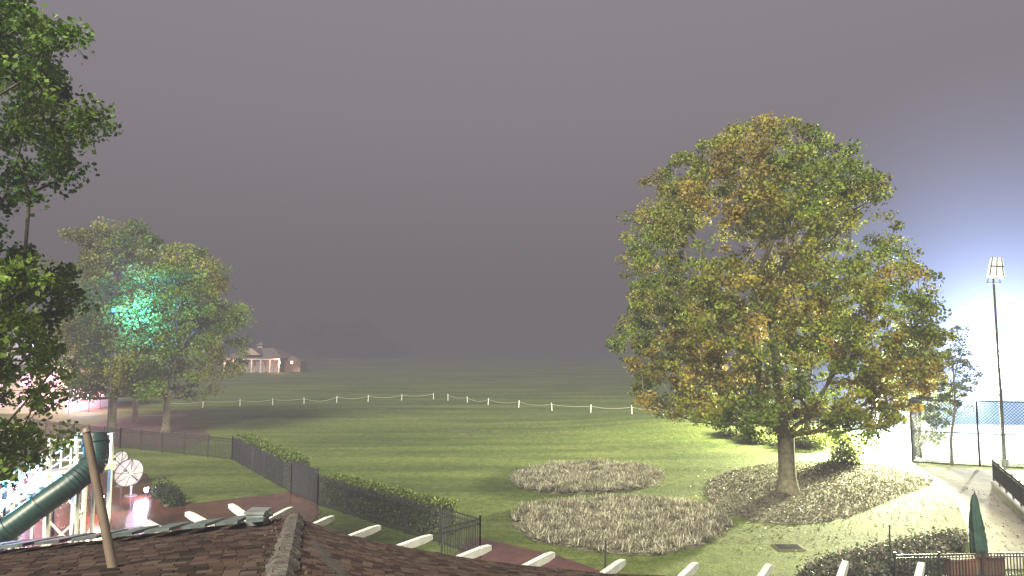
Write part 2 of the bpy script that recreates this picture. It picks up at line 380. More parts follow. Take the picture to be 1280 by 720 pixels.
sheet("mulch_bed",[G(u,v) for u,v in [(112,532),(165,522),(225,528),(258,540),(262,549),(225,560),(160,557),(115,552)]],MULCHB,0.012,5,0.1)
sheet("far_path",[G(u,v) for u,v in [(20,508),(120,512),(238,516),(232,521),(120,519),(20,518)]],CONC,0.008)
sheet("brick_patio",[G(u,v) for u,v in [(-60,588),(110,590),(183,592),(205,634),(365,615),(392,628),(402,640),(330,719),(-60,719)]],PAVER,0.02,0,0,0.1)
sheet("brick_walkway",[G(u,v) for u,v in [(590,672),(632,680),(700,696),(765,719),(560,719),(565,700)]],PAVER,0.02,0,0,0.1)
sheet("sidewalk",[G(u,v) for u,v in [(1130,583),(1290,589),(1340,640),(1340,712),(1222,712),(1212,670),(1196,630),(1168,607),(1138,594)]],CONC,0.02,0,0,0.1)
COURT=mat("court_surface",(0.05,0.10,0.17),0.7,2,0.15,0.1)
sheet("tennis_court",[G(u,v) for u,v in [(1142,576),(1500,588),(1500,520),(1150,520)]],COURT,0.03)
sheet("added_glare_sheet",[G(u,v) for u,v in [(1060,576),(1128,583),(1138,560),(1110,510),(1050,505)]],mat("glare_pale_concrete",(0.25,0.25,0.25),0.8,2,0.1,0.2),0.016)  # pale sheet put in for the white glare, its brightness partly in the colour
b=MB()
for p,q in [((1150,570),(1500,581)),((1160,555),(1500,562)),((1180,574),(1172,535)),((1240,576),(1215,535))]:
    A=G(*p);B=G(*q); b.beam((A.x,A.y,0.036),(B.x,B.y,0.036),0.08,0.006,WHITE)
b.obj("court_line_markings")

# ---------------------------------------------------------------- iron fence
def iron_fence(name,pts,h=1.4,gap=0.12,post=2.2,r=0.008):
    b=MB()
    for A,B in zip(pts[:-1],pts[1:]):
        L=(B-A).length; n=max(1,round(L/post))
        for i in range(n+1):
            p=A.lerp(B,i/n); b.box((p.x,p.y,h*0.52),(0.06,0.06,h*1.04),BLACK); b.box((p.x,p.y,h*1.05+0.01),(0.08,0.08,0.03),BLACK)
        for z in (0.12,h*0.86,h-0.02): b.beam(A+Vector((0,0,z)),B+Vector((0,0,z)),0.03,0.035,BLACK)
        k=int(L/gap)
        for i in range(1,k):
            p=A.lerp(B,i/k); b.box((p.x,p.y,h*0.5+0.03),(r*2,r*2,h-0.1),BLACK)
    return b.obj(name)
f0=[G(40,545),G(150,560),G(290,575)]; f1=[G(290,575),G(364,617)]; f2=[G(397,632),G(600,697),G(552,712)]
iron_fence("iron_fence",f0,1.4,0.12,2.2,0.012); iron_fence("iron_fence",f1,1.5,0.12,2.2,0.011); iron_fence("iron_fence",f2,1.42,0.12,2.2,0.014)
iron_fence("iron_gate",[G(364,617),G(397,632)],1.7,0.07,0.95,0.014)
def hedge(name,A,B,w,h,n,seed):
    rng=np.random.default_rng(seed); d=(B-A); L=d.length; d.normalize(); s=Vector((-d.y,d.x,0))
    if s.x<0: s=-s
    root=empty(name); b=MB(); mid=(A+B)/2+s*(w/2+0.15)
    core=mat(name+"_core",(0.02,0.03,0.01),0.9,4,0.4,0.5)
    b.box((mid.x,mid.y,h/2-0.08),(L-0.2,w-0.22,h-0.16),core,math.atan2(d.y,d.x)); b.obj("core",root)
    a=rng.uniform(0,L,n); face=rng.choice(3,n,p=[0.4,0.3,0.3]); x=np.where(face==0,rng.uniform(0,w,n),np.where(face==1,0,w)); z=np.where(face==0,h,rng.uniform(0.03,1,n)*h)
    x=x+rng.normal(size=n)*0.06; z=np.abs(z+rng.normal(size=n)*0.06)+0.12*np.array([noise.noise(Vector((q*0.9,seed,0))) for q in a])*(z/h)
    base=np.array(A); dn=np.array(d); sn=np.array(s)
    P=base+a[:,None]*dn+(x+0.15)[:,None]*sn; P[:,2]=np.maximum(z,0.03)
    pal=np.array([(0.08,0.13,0.028),(0.12,0.165,0.036),(0.155,0.18,0.045)]); C=pal[rng.integers(0,3,n)]*rng.uniform(.55,1.35,n)[:,None]
    quadmesh("foliage",leafquads(P,0.11,rng),C,LEAF,root)
hedge("hedge",G(292,573),G(362,611),1.0,1.5,9000,1)
hedge("hedge",G(400,630),G(545,676),1.0,1.25,13000,2)

# ---------------------------------------------------------------- rope fence
ROPE=mat("rope",(0.6,0.58,0.53),0.8,6,0.1,0)
def rope(name,pix):
    b=MB(); P=[G(u,v) for u,v in pix]; last=None
    pts=[]
    for A,B in zip(P[:-1],P[1:]):
        n=max(1,round((B-A).length/4.2))
        for i in range(n): pts.append(A.lerp(B,i/n))
    pts.append(P[-1])
    for p in pts:
        z=ghash(p.x,p.y); h=0.85+random.uniform(-.1,.06); p.z=z; tx,ty=random.uniform(-.07,.07),random.uniform(-.05,.05)
        b.tube(p-Vector((0,0,.1)),p+Vector((tx,ty,h)),0.055,0.05,WHITE,8)
        t=p+Vector((tx,ty,h*0.8))
        if last:
            pr=last; sg=random.uniform(.12,.4)
            for i in range(1,7):
                k=i/6; q=last.lerp(t,k); q.z-=sg*math.sin(math.pi*k); b.tube(pr,q,0.014,0.014,ROPE,5,False); pr=q
        last=t
    b.obj(name)
rope("rope_fence",[(205,511),(300,508),(380,505),(460,502),(542,499)])
rope("rope_fence",[(560,501),(610,506),(690,513),(790,519),(870,524)])

# ---------------------------------------------------------------- pavilion
PWALL=mat("pavilion_wall",(0.45,0.36,0.32),0.8,1,0.1,0.1); PROOF=mat("pavilion_roof",(0.16,0.13,0.125),0.8,2,0.2,0.3)
WIN=emis("lit_window",(1.0,0.80,0.68),1.2); WARM=emis("warm_lamp",(1.0,0.62,0.32),34)
def pavilion():
    root=empty("pavilion"); c=G(318,466); X,Y=c.x,c.y
    W=13.2; Dp=9; H=3.6
    w=MB(); w.box((X,Y+Dp/2,H/2),(W-2,Dp,H),PWALL); w.box((X+W/2+1.6,Y+Dp/2+1,1.4),(4.0,5,2.8),PWALL); w.obj("walls",root)
    r=MB(); e=0.8
    A=[(X-W/2-e,Y-2.2,H),(X+W/2+e,Y-2.2,H),(X+W/2+e,Y+Dp+e,H),(X-W/2-e,Y+Dp+e,H),(X-W/4,Y+3.5,H+2.4),(X+W/4,Y+3.5,H+2.4)]
    r.add(A,[(0,1,5,4),(1,2,5),(2,3,4,5),(3,0,4),(0,3,2,1)],PROOF)
    g=[(X-2.2,Y-2.4,H+0.8),(X+2.2,Y-2.4,H+0.8),(X,Y-2.4,H+2.5),(X-2.2,Y+4,H+0.8),(X+2.2,Y+4,H+0.8),(X,Y+4,H+2.5)]
    r.add(g,[(0,3,5,2),(1,2,5,4)],PROOF); r.add([g[0],g[1],g[2]],[(0,1,2)],PWALL)
    r.box((X,Y+3.5,H+2.75),(1.3,1.3,0.8),PWALL); r.add([(X-1,Y+2.5,H+3.15),(X+1,Y+2.5,H+3.15),(X+1,Y+4.5,H+3.15),(X-1,Y+4.5,H+3.15),(X,Y+3.5,H+3.9)],[(0,1,4),(1,2,4),(2,3,4),(3,0,4)],PROOF)
    r.add([(X+W/2-1,Y+.7,2.8),(X+W/2+4.0,Y+.7,2.8),(X+W/2+4.0,Y+7,2.8),(X+W/2-1,Y+7,2.8),(X+W/2+1.5,Y+3.6,4.0)],[(0,1,4),(1,2,4),(2,3,4),(3,0,4)],PROOF)
    r.obj("roof",root)
    k=MB()
    for i in range(7): k.box((X-W/2+i*W/6,Y-1.8,H/2),(0.3,0.3,H),WHITE)
    k.box((X,Y-1.8,H-0.2),(W+0.4,0.4,0.36),WHITE); k.obj("columns",root)
    wi=MB()
    for i in range(4):
        cx=X-3.9+i*2.6; wi.box((cx,Y-0.02,1.55),(1.9,0.06,2.3),WIN)
        for j in (-.48,0,.48): wi.box((cx+j,Y-0.08,1.55),(0.09,0.05,2.3),PWALL)
        wi.box((cx,Y-0.09,1.9),(1.9,0.05,0.09),PWALL)
    wi.obj("windows",root)
    l=MB()
    for x in (X-W/2+0.3,X+W/2+0.2,X+W/2+3.2): l.box((x,Y-2.1,2.6),(0.4,0.25,0.6),WARM)
    l.obj("wall_lanterns",root)
    for x,p in ((X-5,450),(X,250),(X+7,2400)):
        ld=bpy.data.lights.new("lantern_light",'POINT'); ld.energy=p; ld.color=(1,0.5,0.32); ld.shadow_soft_size=0.4
        lo=bpy.data.objects.new("lantern_light",ld); lo.location=(x,Y-3.2,2.6); scene.collection.objects.link(lo); lo.parent=root
pavilion()

def leftbuilding():
    root=empty("lit_pool_house"); c=G(30,520); w=MB(); w.box((c.x-3,c.y+6,2.6),(12,8,5.2),PWALL); w.obj("walls",root)
    r=MB(); X,Y=c.x-3,c.y+6; r.add([(X-7,Y-5,5.2),(X+7,Y-5,5.2),(X+7,Y+5,5.2),(X-7,Y+5,5.2),(X-3,Y,8),(X+3,Y,8)],[(0,1,5,4),(1,2,5),(2,3,4,5),(3,0,4),(0,3,2,1)],PROOF); r.obj("roof",root)
    k=MB(); PW=emis("pink_window",(1.0,0.45,0.7),6)
    for i in range(4):
        for z in (1.4,3.7): k.box((X-4.6+i*3,Y-4.03,z),(1.2,0.08,1.3),PW); k.box((X-4.6+i*3,Y-4.09,z),(0.08,0.04,1.3),WHITE)
    k.obj("windows",root)
leftbuilding()
def glow(name,c,R,k,col,parent,rate):  # paints a lamp's halo as an emissive sphere, brightest at its centre
    m=bpy.data.materials.new(name); m.use_nodes=True; nt=m.node_tree; nt.nodes.clear(); L=nt.links
    o=N(nt,'ShaderNodeOutputMaterial'); tc=N(nt,'ShaderNodeTexCoord'); ln=N(nt,'ShaderNodeVectorMath',operation='LENGTH'); L.new(tc.outputs['Object'],ln.inputs[0])
    core=2.5 if R>8 else 0.4
    sq=N(nt,'ShaderNodeMath',operation='POWER'); L.new(ln.outputs['Value'],sq.inputs[0]); sq.inputs[1].default_value=2
    ad=N(nt,'ShaderNodeMath',operation='ADD'); L.new(sq.outputs[0],ad.inputs[0]); ad.inputs[1].default_value=core
    dv=N(nt,'ShaderNodeMath',operation='DIVIDE'); dv.inputs[0].default_value=k; L.new(ad.outputs[0],dv.inputs[1])
    sb=N(nt,'ShaderNodeMath',operation='SUBTRACT'); L.new(dv.outputs[0],sb.inputs[0]); sb.inputs[1].default_value=k/(R*R+core); sb.use_clamp=False
    mx=N(nt,'ShaderNodeMath',operation='MAXIMUM'); L.new(sb.outputs[0],mx.inputs[0]); mx.inputs[1].default_value=0
    e=N(nt,'ShaderNodeEmission'); e.inputs['Color'].default_value=(*col,1); L.new(mx.outputs[0],e.inputs['Strength']); L.new(e.outputs[0],o.inputs['Volume'])
    try: m.cycles.volume_step_rate=rate
    except Exception as ex: print(ex)
    import bmesh
    bm=bmesh.new(); bmesh.ops.create_icosphere(bm,subdivisions=3,radius=R*1.02); me=bpy.data.meshes.new(name); bm.to_mesh(me); bm.free(); me.materials.append(m)
    ob=bpy.data.objects.new(name,me); ob.location=c; scene.collection.objects.link(ob); ob.parent=parent
def bollard(name,u,v,dep,col,power,es,r=0.16,spot=False,halo=None):
    p=D(u,v,dep); root=empty(name); b=MB(); b.tube((p.x,p.y,0),(p.x,p.y,p.z-r),0.05,0.04,BLACK,8)
    b.tube((p.x,p.y,p.z-r-0.04),(p.x,p.y,p.z-r+0.02),r*0.7,r*0.9,BLACK,10); b.tube((p.x,p.y,p.z+r),(p.x,p.y,p.z+r*1.5),r*1.1,r*0.2,BLACK,10); b.obj("post",root)
    e=emis(name+"_glass",col,es); g=MB(); g.tube((p.x,p.y,p.z-r+0.02),(p.x,p.y,p.z+r),r*0.7,r*0.85,e,12); g.obj("lamp_glass",root)
    ld=bpy.data.lights.new("lamp_light",'SPOT' if spot else 'POINT'); ld.energy=power; ld.color=col; ld.shadow_soft_size=0.3
    lo=bpy.data.objects.new("lamp_light",ld); lo.location=(p.x,p.y-(-.6 if spot else 0.45),p.z+0.1); scene.collection.objects.link(lo); lo.parent=root
    if spot:
        ld.spot_size=math.radians(120); ld.spot_blend=0.9; lo.rotation_euler=Vector((0.02,1,0.1)).to_track_quat('-Z','Y').to_euler()
    if halo: glow("painted_lamp_halo",(p.x,p.y,p.z),halo[0],halo[1],col,root,0.5)
    return root,p
bollard("tall_lamp_post",142,388,48.3,(0.07,0.34,1.0),30000,8,0.16,True)
bollard("lamp_post",112,495,72,(0.75,0.55,1.0),3500,60,0.35,halo=(4,0.7))
bollard("lamp_post",126,492,75,(1.0,0.22,0.22),2200,30,0.3)
bollard("lamp_post",62,490,60,(1.0,0.4,0.5),6000,60,0.35,halo=(4.5,0.9))
bollard("lamp_post",42,436,60,(0.8,0.6,1.0),4500,60,0.4,halo=(4,0.6))
bollard("lamp_post",88,468,70,(1.0,0.7,0.55),3000,40,0.3)
bollard("pool_light",183,612,33.6,(0.8,0.65,1.0),380,110,0.12)
bollard("pool_light",8,600,25,(0.1,0.45,1.0),2800,40,0.16)
bollard("pool_light",70,590,27,(0.6,0.35,1.0),1200,30,0.12)
bollard("pool_light",128,622,30,(1.0,0.4,0.3),500,80,0.1)

# ---------------------------------------------------------------- satellite dishes
DISH=mat("dish_paint",(0.36,0.34,0.33),0.4,3,0.2,0.05)
def dish(name,u,v,dep,R,az,el):
    c=D(u,v,dep); d=Vector((math.sin(az)*math.cos(el),-math.cos(az)*math.cos(el),math.sin(el))); a=d.cross(Vector((0,0,1))).normalized(); up=a.cross(d)
    b=MB(); n=36; K=7; vs=[]
    for k in range(K+1):
        r=R*k/K
        for i in range(n):
            t=2*math.pi*i/n; vs.append(c+a*(r*math.cos(t))+up*(r*math.sin(t))+d*(0.28*(r/R)**2*R))
    fs=[(k*n+i,k*n+(i+1)%n,(k+1)*n+(i+1)%n,(k+1)*n+i) for k in range(K) for i in range(n)]
    b.add(vs,fs,DISH,True)
    vs2=[v-d*0.03 for v in vs]; b.add(vs2,[f[::-1] for f in fs],GREY,True)
    for i in range(n):
        b.tube(vs[K*n+i],vs[K*n+(i+1)%n],0.025,0.025,BLACK,5,False)
    for i in range(8):
        for k in range(1,K): 
            j=int(i*n/8); b.tube(vs[k*n+j]+d*0.004,vs[(k+1)*n+j]+d*0.004,0.014,0.014,BLACK,4,False)
    f=c+d*R*0.95
    for t in (0.5*math.pi,1.2*math.pi,1.8*math.pi): b.tube(c+a*(R*math.cos(t))+up*(R*math.sin(t))+d*0.28*R,f,0.018,0.018,BLACK,6)
    b.tube(f-d*0.1,f+d*0.08,0.07,0.06,BLACK,10)
    b.tube((c.x-d.x*.15,c.y-d.y*.15,0),(c.x-d.x*.15,c.y-d.y*.15,c.z),0.06,0.06,GREY,10); b.beam(c-d*0.25,c,0.2,0.2,GREY)
    b.tube((c.x-d.x*.15,c.y-d.y*.15,0.0),(c.x-d.x*.15,c.y-d.y*.15,0.06),0.3,0.3,CONC,14)
    b.obj(name)
dish("satellite_dish",163,592,33.5,0.70,0.1,0.45); dish("satellite_dish",151,577,35.8,0.55,-0.2,0.45)

# ---------------------------------------------------------------- water slide
SL=mat("slide_plastic",(0.012,0.04,0.038),0.4,2,0.3,0.05)
def slide():
    root=empty("tube_water_slide"); b=MB()
    ctrl=[D(118,545,23.5),D(119,575,23.2),D(95,600,22.6),D(50,632,22),D(5,664,21.5),D(-60,700,21)]
    pts=[]; 
    for i in range(len(ctrl)-1):
        p0=ctrl[max(0,i-1)];p1=ctrl[i];p2=ctrl[i+1];p3=ctrl[min(len(ctrl)-1,i+2)]
        for s in range(8):
            t=s/8; pts.append(0.5*((2*p1)+(p2-p0)*t+(2*p0-5*p1+4*p2-p3)*t*t+(3*p1-p0-3*p2+p3)*t**3))
    for i,(p,q) in enumerate(zip(pts[:-1],pts[1:])):
        b.tube(p,q,0.40,0.40,SL,22,False)
        if i%7==3: b.tube(p,p.lerp(q,0.4),0.45,0.45,SL,22,True)
    b.obj("tube",root)
    s=MB()
    for p in pts[8::7]:
        s.tube((p.x,p.y,0),(p.x,p.y,max(0.1,p.z-0.4)),0.06,0.06,WHITE,10)
    t0=D(112,560,24.5); px=t0.x; py=24.5; top=3.0
    xs=[px-1.5,px-0.1]; ys=[py,py+1.5]
    for x in xs:
        for y in ys: s.box((x,y,2.15),(0.12,0.12,4.3),WHITE)
    s.box((px-0.8,py+.75,top),(1.7,1.7,0.12),WHITE)
    for z in (3.5,4.0,4.25):
        s.beam((xs[0],ys[1],z),(xs[1],ys[1],z),0.05,0.06,WHITE); s.beam((xs[0],ys[0],z),(xs[1],ys[0],z),0.05,0.06,WHITE)
    for z0 in (0.2,1.6):
        s.beam((xs[0],ys[0]-.07,z0),(xs[1],ys[0]-.07,z0+1.3),0.05,0.07,WHITE); s.beam((xs[1],ys[0]-.13,z0),(xs[0],ys[0]-.13,z0+1.3),0.05,0.07,WHITE)
    sx=xs[0]; n=13
    for dy in (0.1,1.2):
        s.beam((sx,py+dy,top),(sx-4.2,py+dy,0.1),0.06,0.24,WHITE)
        for zz in (0.95,0.5): s.beam((sx,py+dy,top+zz),(sx-4.2,py+dy,0.1+zz),0.05,0.05,WHITE)
        for i in range(12):
            t=i/11; s.box((sx-4.2*t,py+dy,(top*(1-t)+0.1*t)+0.5),(0.05,0.05,1.0),WHITE)
    for i in range(n):
        t=(i+0.5)/n; s.box((sx-4.2*t,py+0.65,top*(1-t)+0.1*t+0.06),(0.3,1.04,0.05),WHITE)
    for x in (sx-1.4,sx-2.8):
        for dy in (0.1,1.2): s.box((x,py+dy+0.08,(top*(1-(sx-x)/4.2))/2-.05),(0.1,0.1,top*(1-(sx-x)/4.2)),WHITE)
    s.obj("tower_and_stair",root)
slide()

# ---------------------------------------------------------------- near roof (clubhouse wing)
SHING=leafmat("asphalt_shingle",0.0,0.9)
def roof():
    root=empty("clubhouse_roof"); ez=4.5
    C=G(368,648,ez); H6=D(350,720,6.5); Ht=C+(H6-C)*1.5
    er=[C]+[G(u,v,ez) for u,v in [(440,671),(500,684),(578,698),(663,709),(757,718),(856,722),(955,724),(1053,726),(1150,728),(1280,732)]]
    ur=[Ht.lerp(Vector((8.5,3.3,Ht.z)),i/(len(er)-1)) for i in range(len(er))]
    el=[C]+[G(u,v,ez) for u,v in [(300,655),(200,667),(100,679),(0,690),(-100,700),(-200,710)]]
    ul=[Ht.lerp(Vector((-9.5,2.0,Ht.z)),i/(len(el)-1)) for i in range(len(el))]
    def interp(line,s):
        s=max(0,min(1,s))*(len(line)-1); i=min(int(s),len(line)-2); return line[i].lerp(line[i+1],s-i)
    rng=random.Random(3); TV=[];TC=[]
    base=MB(); DK=mat("roof_underlay",(0.03,0.024,0.022),0.9,4,0.3,0.3)
    for e,u,flip in ((er,ur,0),(el,ul,1)):
        n=len(e); vs=[p-Vector((0,0,.03)) for p in e]+[p-Vector((0,0,.03)) for p in u]
        fs=[(i,i+1,n+i+1,n+i) for i in range(n-1)]; base.add(vs,fs,DK)
        rows=58; cols=int(sum((e[i+1]-e[i]).length for i in range(n-1))/0.15)
        for r in range(rows):
            off=rng.random()
            for c in range(-1,cols+1):
                s0=(c+off)/cols; s1=(c+off+0.95)/cols; 
                if s1<=0 or s0>=1: continue
                t0=r/rows; t1=(r+1.12)/rows; lift=0.012+rng.random()*0.016
                a0=interp(e,s0).lerp(interp(u,s0),t0);a1=interp(e,s1).lerp(interp(u,s1),t0)
                b1=interp(e,s1).lerp(interp(u,s1),min(1,t1));b0=interp(e,s0).lerp(interp(u,s0),min(1,t1))
                Z=Vector((0,0,lift)); z2=Vector((0,0,0.002))
                col=np.array([0.036,0.020,0.016])*rng.uniform(0.15,1.6)
                if rng.random()<0.12: col=np.array([0.06,0.042,0.034])
                TV.append([a0+Z,a1+Z,b1+z2,b0+z2]); TC.append(col)
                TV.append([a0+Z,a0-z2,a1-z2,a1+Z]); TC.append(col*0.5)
    base.obj("roof_deck",root)
    quadmesh("shingles",np.array([[tuple(p) for p in q] for q in TV]),np.array(TC),SHING,root)
    lr=np.random.default_rng(77); P=[]
    for i in range(260):
        t=lr.uniform(0,0.75); p=C.lerp(Ht,t); P.append((p.x+lr.normal()*0.24,p.y+lr.normal()*0.1,p.z+0.06+abs(lr.normal())*0.015))
    P=np.array(P); quadmesh("leaf_litter",leafquads(P,0.04,lr),np.array([(0.07,0.05,0.032)])*lr.uniform(.5,1.5,(len(P),1)),LEAF,root)
    h=MB(); HC=mat("hip_cap",(0.075,0.065,0.058),0.95,6,0.6,1.0,25)
    side=(Ht-C).cross(Vector((0,0,1))).normalized()
    n=30
    for i in range(n):
        p=C.lerp(Ht,i/n); q=C.lerp(Ht,(i+1.25)/n)
        j=rng.uniform(-.02,.02); w=0.17+rng.uniform(-.02,.02)
        vs=[]
        for pt,l in ((p,0.10),(q,0.065)):
            vs+= [pt-side*w+Vector((0,0,l-.09+j)),pt-side*0.07+Vector((0,0,l+j)),pt+side*0.07+Vector((0,0,l+j)),pt+side*w+Vector((0,0,l-.09+j))]
        h.add(vs,[(0,1,5,4),(1,2,6,5),(2,3,7,6),(0,3,2,1)],HC)
    h.obj("hip_cap",root)
    g=MB(); FD=mat("dark_fascia",(0.03,0.028,0.028),0.6,4,0.2,0.1)
    for e in (er,el):
        for p,q in zip(e[:-1],e[1:]):
            g.beam(p-Vector((0,0,.13)),q-Vector((0,0,.13)),0.05,0.18,FD)
    g.obj("fascia",root)
    t=MB()
    def tail(b0,t0):
        A=G(*b0,ez-0.05); B=G(*t0,ez-0.05); d=(B-A).normalized(); A=A-d*0.3; M=A.lerp(B,0.8)
        t.beam(A,M,0.09,0.12,WHITE); t.beam(M,B,0.09,0.12,WHITE,0.09,0.08)
    for b0,t0 in [((390,659),(416,647)),((440,672),(474,659)),((500,685),(539,671)),((577,698),(612,684)),((662,708),(691,693)),((757,718),(779,702)),((855,721),(870,706)),((952,723),(962,708)),((1050,725),(1057,704)),((1147,727),(1152,706)),((338,650),(364,636)),
                  ((310,648),(288,632)),((258,655),(234,642)),((204,665),(179,652))]:
        tail(b0,t0)
    t.obj("rafter_tails",root)
    s=MB(); PN=mat("slate_panel",(0.09,0.11,0.115),0.5,5,0.35,0.3,18)
    L=sum((el[i+1]-el[i]).length for i in range(len(el)-1)); k=int(L/0.42)
    for i in range(1,k):
        s0=i/k; s1=(i+0.68)/k
        a0=interp(el,s0).lerp(interp(ul,s0),0.005);a1=interp(el,s1).lerp(interp(ul,s1),0.005)
        b0=interp(el,s0+.012).lerp(interp(ul,s0+.012),0.14);b1=interp(el,s1+.012).lerp(interp(ul,s1+.012),0.14)
        Z=Vector((0,0,.16)); Z1=Vector((0,0,.11)); vs=[a0+Z,a1+Z,b1+Z,b0+Z,a0+Z1,a1+Z1,b1+Z1,b0+Z1]
        s.add(vs,[(0,1,2,3),(0,4,5,1),(1,5,6,2),(2,6,7,3),(3,7,4,0)],PN)
    s.obj("slate_panels",root)
    v=MB(); p=D(322,652,11.9); v.box((p.x,p.y,p.z),(0.30,0.3,0.34),GREY); v.box((p.x,p.y,p.z+.19),(0.36,0.36,0.04),GREY); v.obj("roof_vent",root)
    w=MB(); WL=mat("clubhouse_wall",(0.5,0.47,0.42),0.8,2,0.1,0.2)
    def inset(p): 
        c=Vector((0,4,0)); d=(Vector((p.x,p.y,0))-c); return c+d*0.9
    poly=[inset(p) for p in el[::-1]]+[inset(p) for p in er[1:]]
    for p,q in zip(poly[:-1],poly[1:]): w.add([(p.x,p.y,0),(q.x,q.y,0),(q.x,q.y,4.45),(p.x,p.y,4.45)],[(0,1,2,3)],WL)
    w.obj("walls",root)
roof()
b=MB(); TAN=mat("tan_painted_pole",(0.13,0.095,0.075),0.5,4,0.2,0.1)
p0=D(108,540,7.5); p1=D(146,735,7.5); b.tube(p1,p0,0.055,0.042,TAN,14); b.tube(p0,p0+(p0-p1).normalized()*0.05,0.055,0.025,TAN,14); b.obj("tan_pole")

# ---------------------------------------------------------------- right-hand side
def light_pole():
    root=empty("floodlight_pole"); p=G(1256,582); b=MB(); top=12.2
    b.tube((p.x,p.y,0),(p.x,p.y,top),0.12,0.06,BLACK,12); b.tube((p.x,p.y,0),(p.x,p.y,0.4),0.24,0.24,CONC,14)
    b.beam((p.x-0.45,p.y,top-.5),(p.x+0.45,p.y,top-.5),0.08,0.08,BLACK)
    b.tube((p.x-.42,p.y,top-.5),(p.x-.2,p.y,top+.2),0.03,0.03,BLACK,6);b.tube((p.x+.42,p.y,top-.5),(p.x+.4,p.y,top+.6),0.03,0.03,BLACK,6)
    b.obj("pole",root)
    h=MB(); LG=mat("fixture_white",(0.5,0.52,0.55),0.4,4,0.1,0)
    for cx,cz in ((0.15,0.6),):
        c=Vector((p.x+cx,p.y,top+cz-0.1)); vs=[]
        for x,z,y in ((-.75,-.5,-.35),(.35,-.6,-.35),(.85,.75,.4),(0.1,.75,.4)): vs.append(c+Vector((x,y,z)))
        vs+= [v+Vector((0.05,0.2,-0.16)) for v in vs[:4]]
        h.add(vs,[(0,1,2,3),(4,7,6,5),(0,4,5,1),(1,5,6,2),(2,6,7,3),(3,7,4,0)],LG)
        for tt in (.1,.5,.9): h.beam(vs[0].lerp(vs[1],tt)+Vector((0,-.02,.02)),vs[3].lerp(vs[2],tt)+Vector((0,-.02,.02)),0.05,0.03,BLACK)
        h.beam(vs[0].lerp(vs[3],.5)+Vector((0,-.04,.03)),vs[1].lerp(vs[2],.5)+Vector((0,-.04,.03)),0.05,0.03,BLACK)
    h.obj("fixtures",root)
light_pole()
def flood(name,c,col,power,es,k,R,rate,w=1.2,lift=0.0):
    root=empty(name); b=MB(); b.tube((c.x,c.y+.3,0),(c.x,c.y+.3,c.z+lift),0.1,0.07,GREY,10)
    b.box((c.x,c.y+.15,c.z),(w,0.2,0.6),GREY)
    if lift: b.box((c.x,c.y+.15,c.z+lift),(w,0.2,0.6),GREY)  # raised head, added to go with the light thrown on the lawn
    b.obj("pole_and_housing",root)
    e=emis(name+"_lens",(0.8,0.88,1.0),es); g=MB(); g.box((c.x,c.y+0.02,c.z),(w-.1,0.06,0.5),e)
    if lift: g.box((c.x,c.y+0.02,c.z+lift),(w-.1,0.06,0.5),e)
    g.obj("lens",root)
    if power>0:
        ld=bpy.data.lights.new("flood_light",'POINT'); ld.energy=power; ld.color=col; ld.shadow_soft_size=0.5
        lo=bpy.data.objects.new("flood_light",ld); lo.location=(c.x,c.y-.7,c.z+lift); scene.collection.objects.link(lo); lo.parent=root
    glow("painted_lamp_halo",(c.x,c.y,c.z),R,k,(0.42,0.56,1.0),root,rate)
flood("added_court_lamp",D(1252,435,64),(0.92,0.97,0.8),240000,60,8.6,30,0.35,2.2)
flood("added_court_lamp",D(1212,500,62),(0.8,0.9,1.0),8000,60,1.3,11,0.35,1.6)  # extra lamp, added to whiten the low part of the glare
flood("added_court_lamp",D(1100,545,51),(1.0,0.98,0.55),330000,60,3.0,9,0.35,1.0,3.4)  # low head for the white glare; raised head added to light the lawn

CL=mat("chain_link_wire",(0.02,0.035,0.05),0.5,5,0.2,0)
def chain_fence(name,A,B,h):
    b=MB(); L=(B-A).length; n=max(1,round(L/3)); d=(B-A)/L
    for i in range(n+1):
        p=A.lerp(B,i/n); b.tube((p.x,p.y,0),(p.x,p.y,h),0.06,0.06,BLACK,8)
    for z in (0.05,h*0.5,h): b.tube(A+Vector((0,0,z)),B+Vector((0,0,z)),0.04,0.04,BLACK,6)
    s=0.2; k=int((L+h)/s)
    for i in range(k):
        x=i*s
        x0,z0=(x,0) if x<=L else (L,x-L); x1,z1=(x-h,h) if x-h>=0 else (0,x)
        if z0<=h: 
            b.beam(A+d*x0+Vector((0,0,z0)),A+d*x1+Vector((0,0,z1)),0.028,0.028,CL)
            b.beam(A+d*(L-x0)+Vector((0,0,z0)),A+d*(L-x1)+Vector((0,0,z1)),0.028,0.028,CL)
    b.obj(name)
cA=G(1141,578);cB=G(1225,583);cC=G(1420,592)
chain_fence("chain_link_fence",cA,cB,4.1); chain_fence("chain_link_fence",cB,cC,4.1)
chain_fence("chain_link_fence",cA,G(1165,545),4.1)
b=MB(); A=G(1160,530);B=G(1420,532); WS=mat("windscreen",(0.03,0.06,0.09),0.8,2,0.2,0.1); b.beam(A+Vector((0,0,1.1)),B+Vector((0,0,1.1)),0.04,2.2,WS)
for i in range(9):
    p=A.lerp(B,i/8); b.tube((p.x,p.y+.05,0),(p.x,p.y+.05,3.4),0.04,0.04,BLACK,8)
b.obj("court_windscreen")
b=MB(); A=G(1190,566);B=G(1330,572); NET=mat("net_mesh",(0.05,0.05,0.06),0.8,5,0.2,0)
for i in range(60):
    p=A.lerp(B,i/59); b.beam(p+Vector((0,0,.05)),p+Vector((0,0,.9)),0.01,0.01,NET)
for z in np.linspace(0.1,0.85,9): b.beam(A+Vector((0,0,z)),B+Vector((0,0,z)),0.01,0.01,NET)
b.beam(A+Vector((0,0,.93)),B+Vector((0,0,.93)),0.02,0.07,WHITE)
for p in (A,B): b.tube(p,p+Vector((0,0,1.05)),0.05,0.05,BLACK,8)
b.obj("tennis_net")
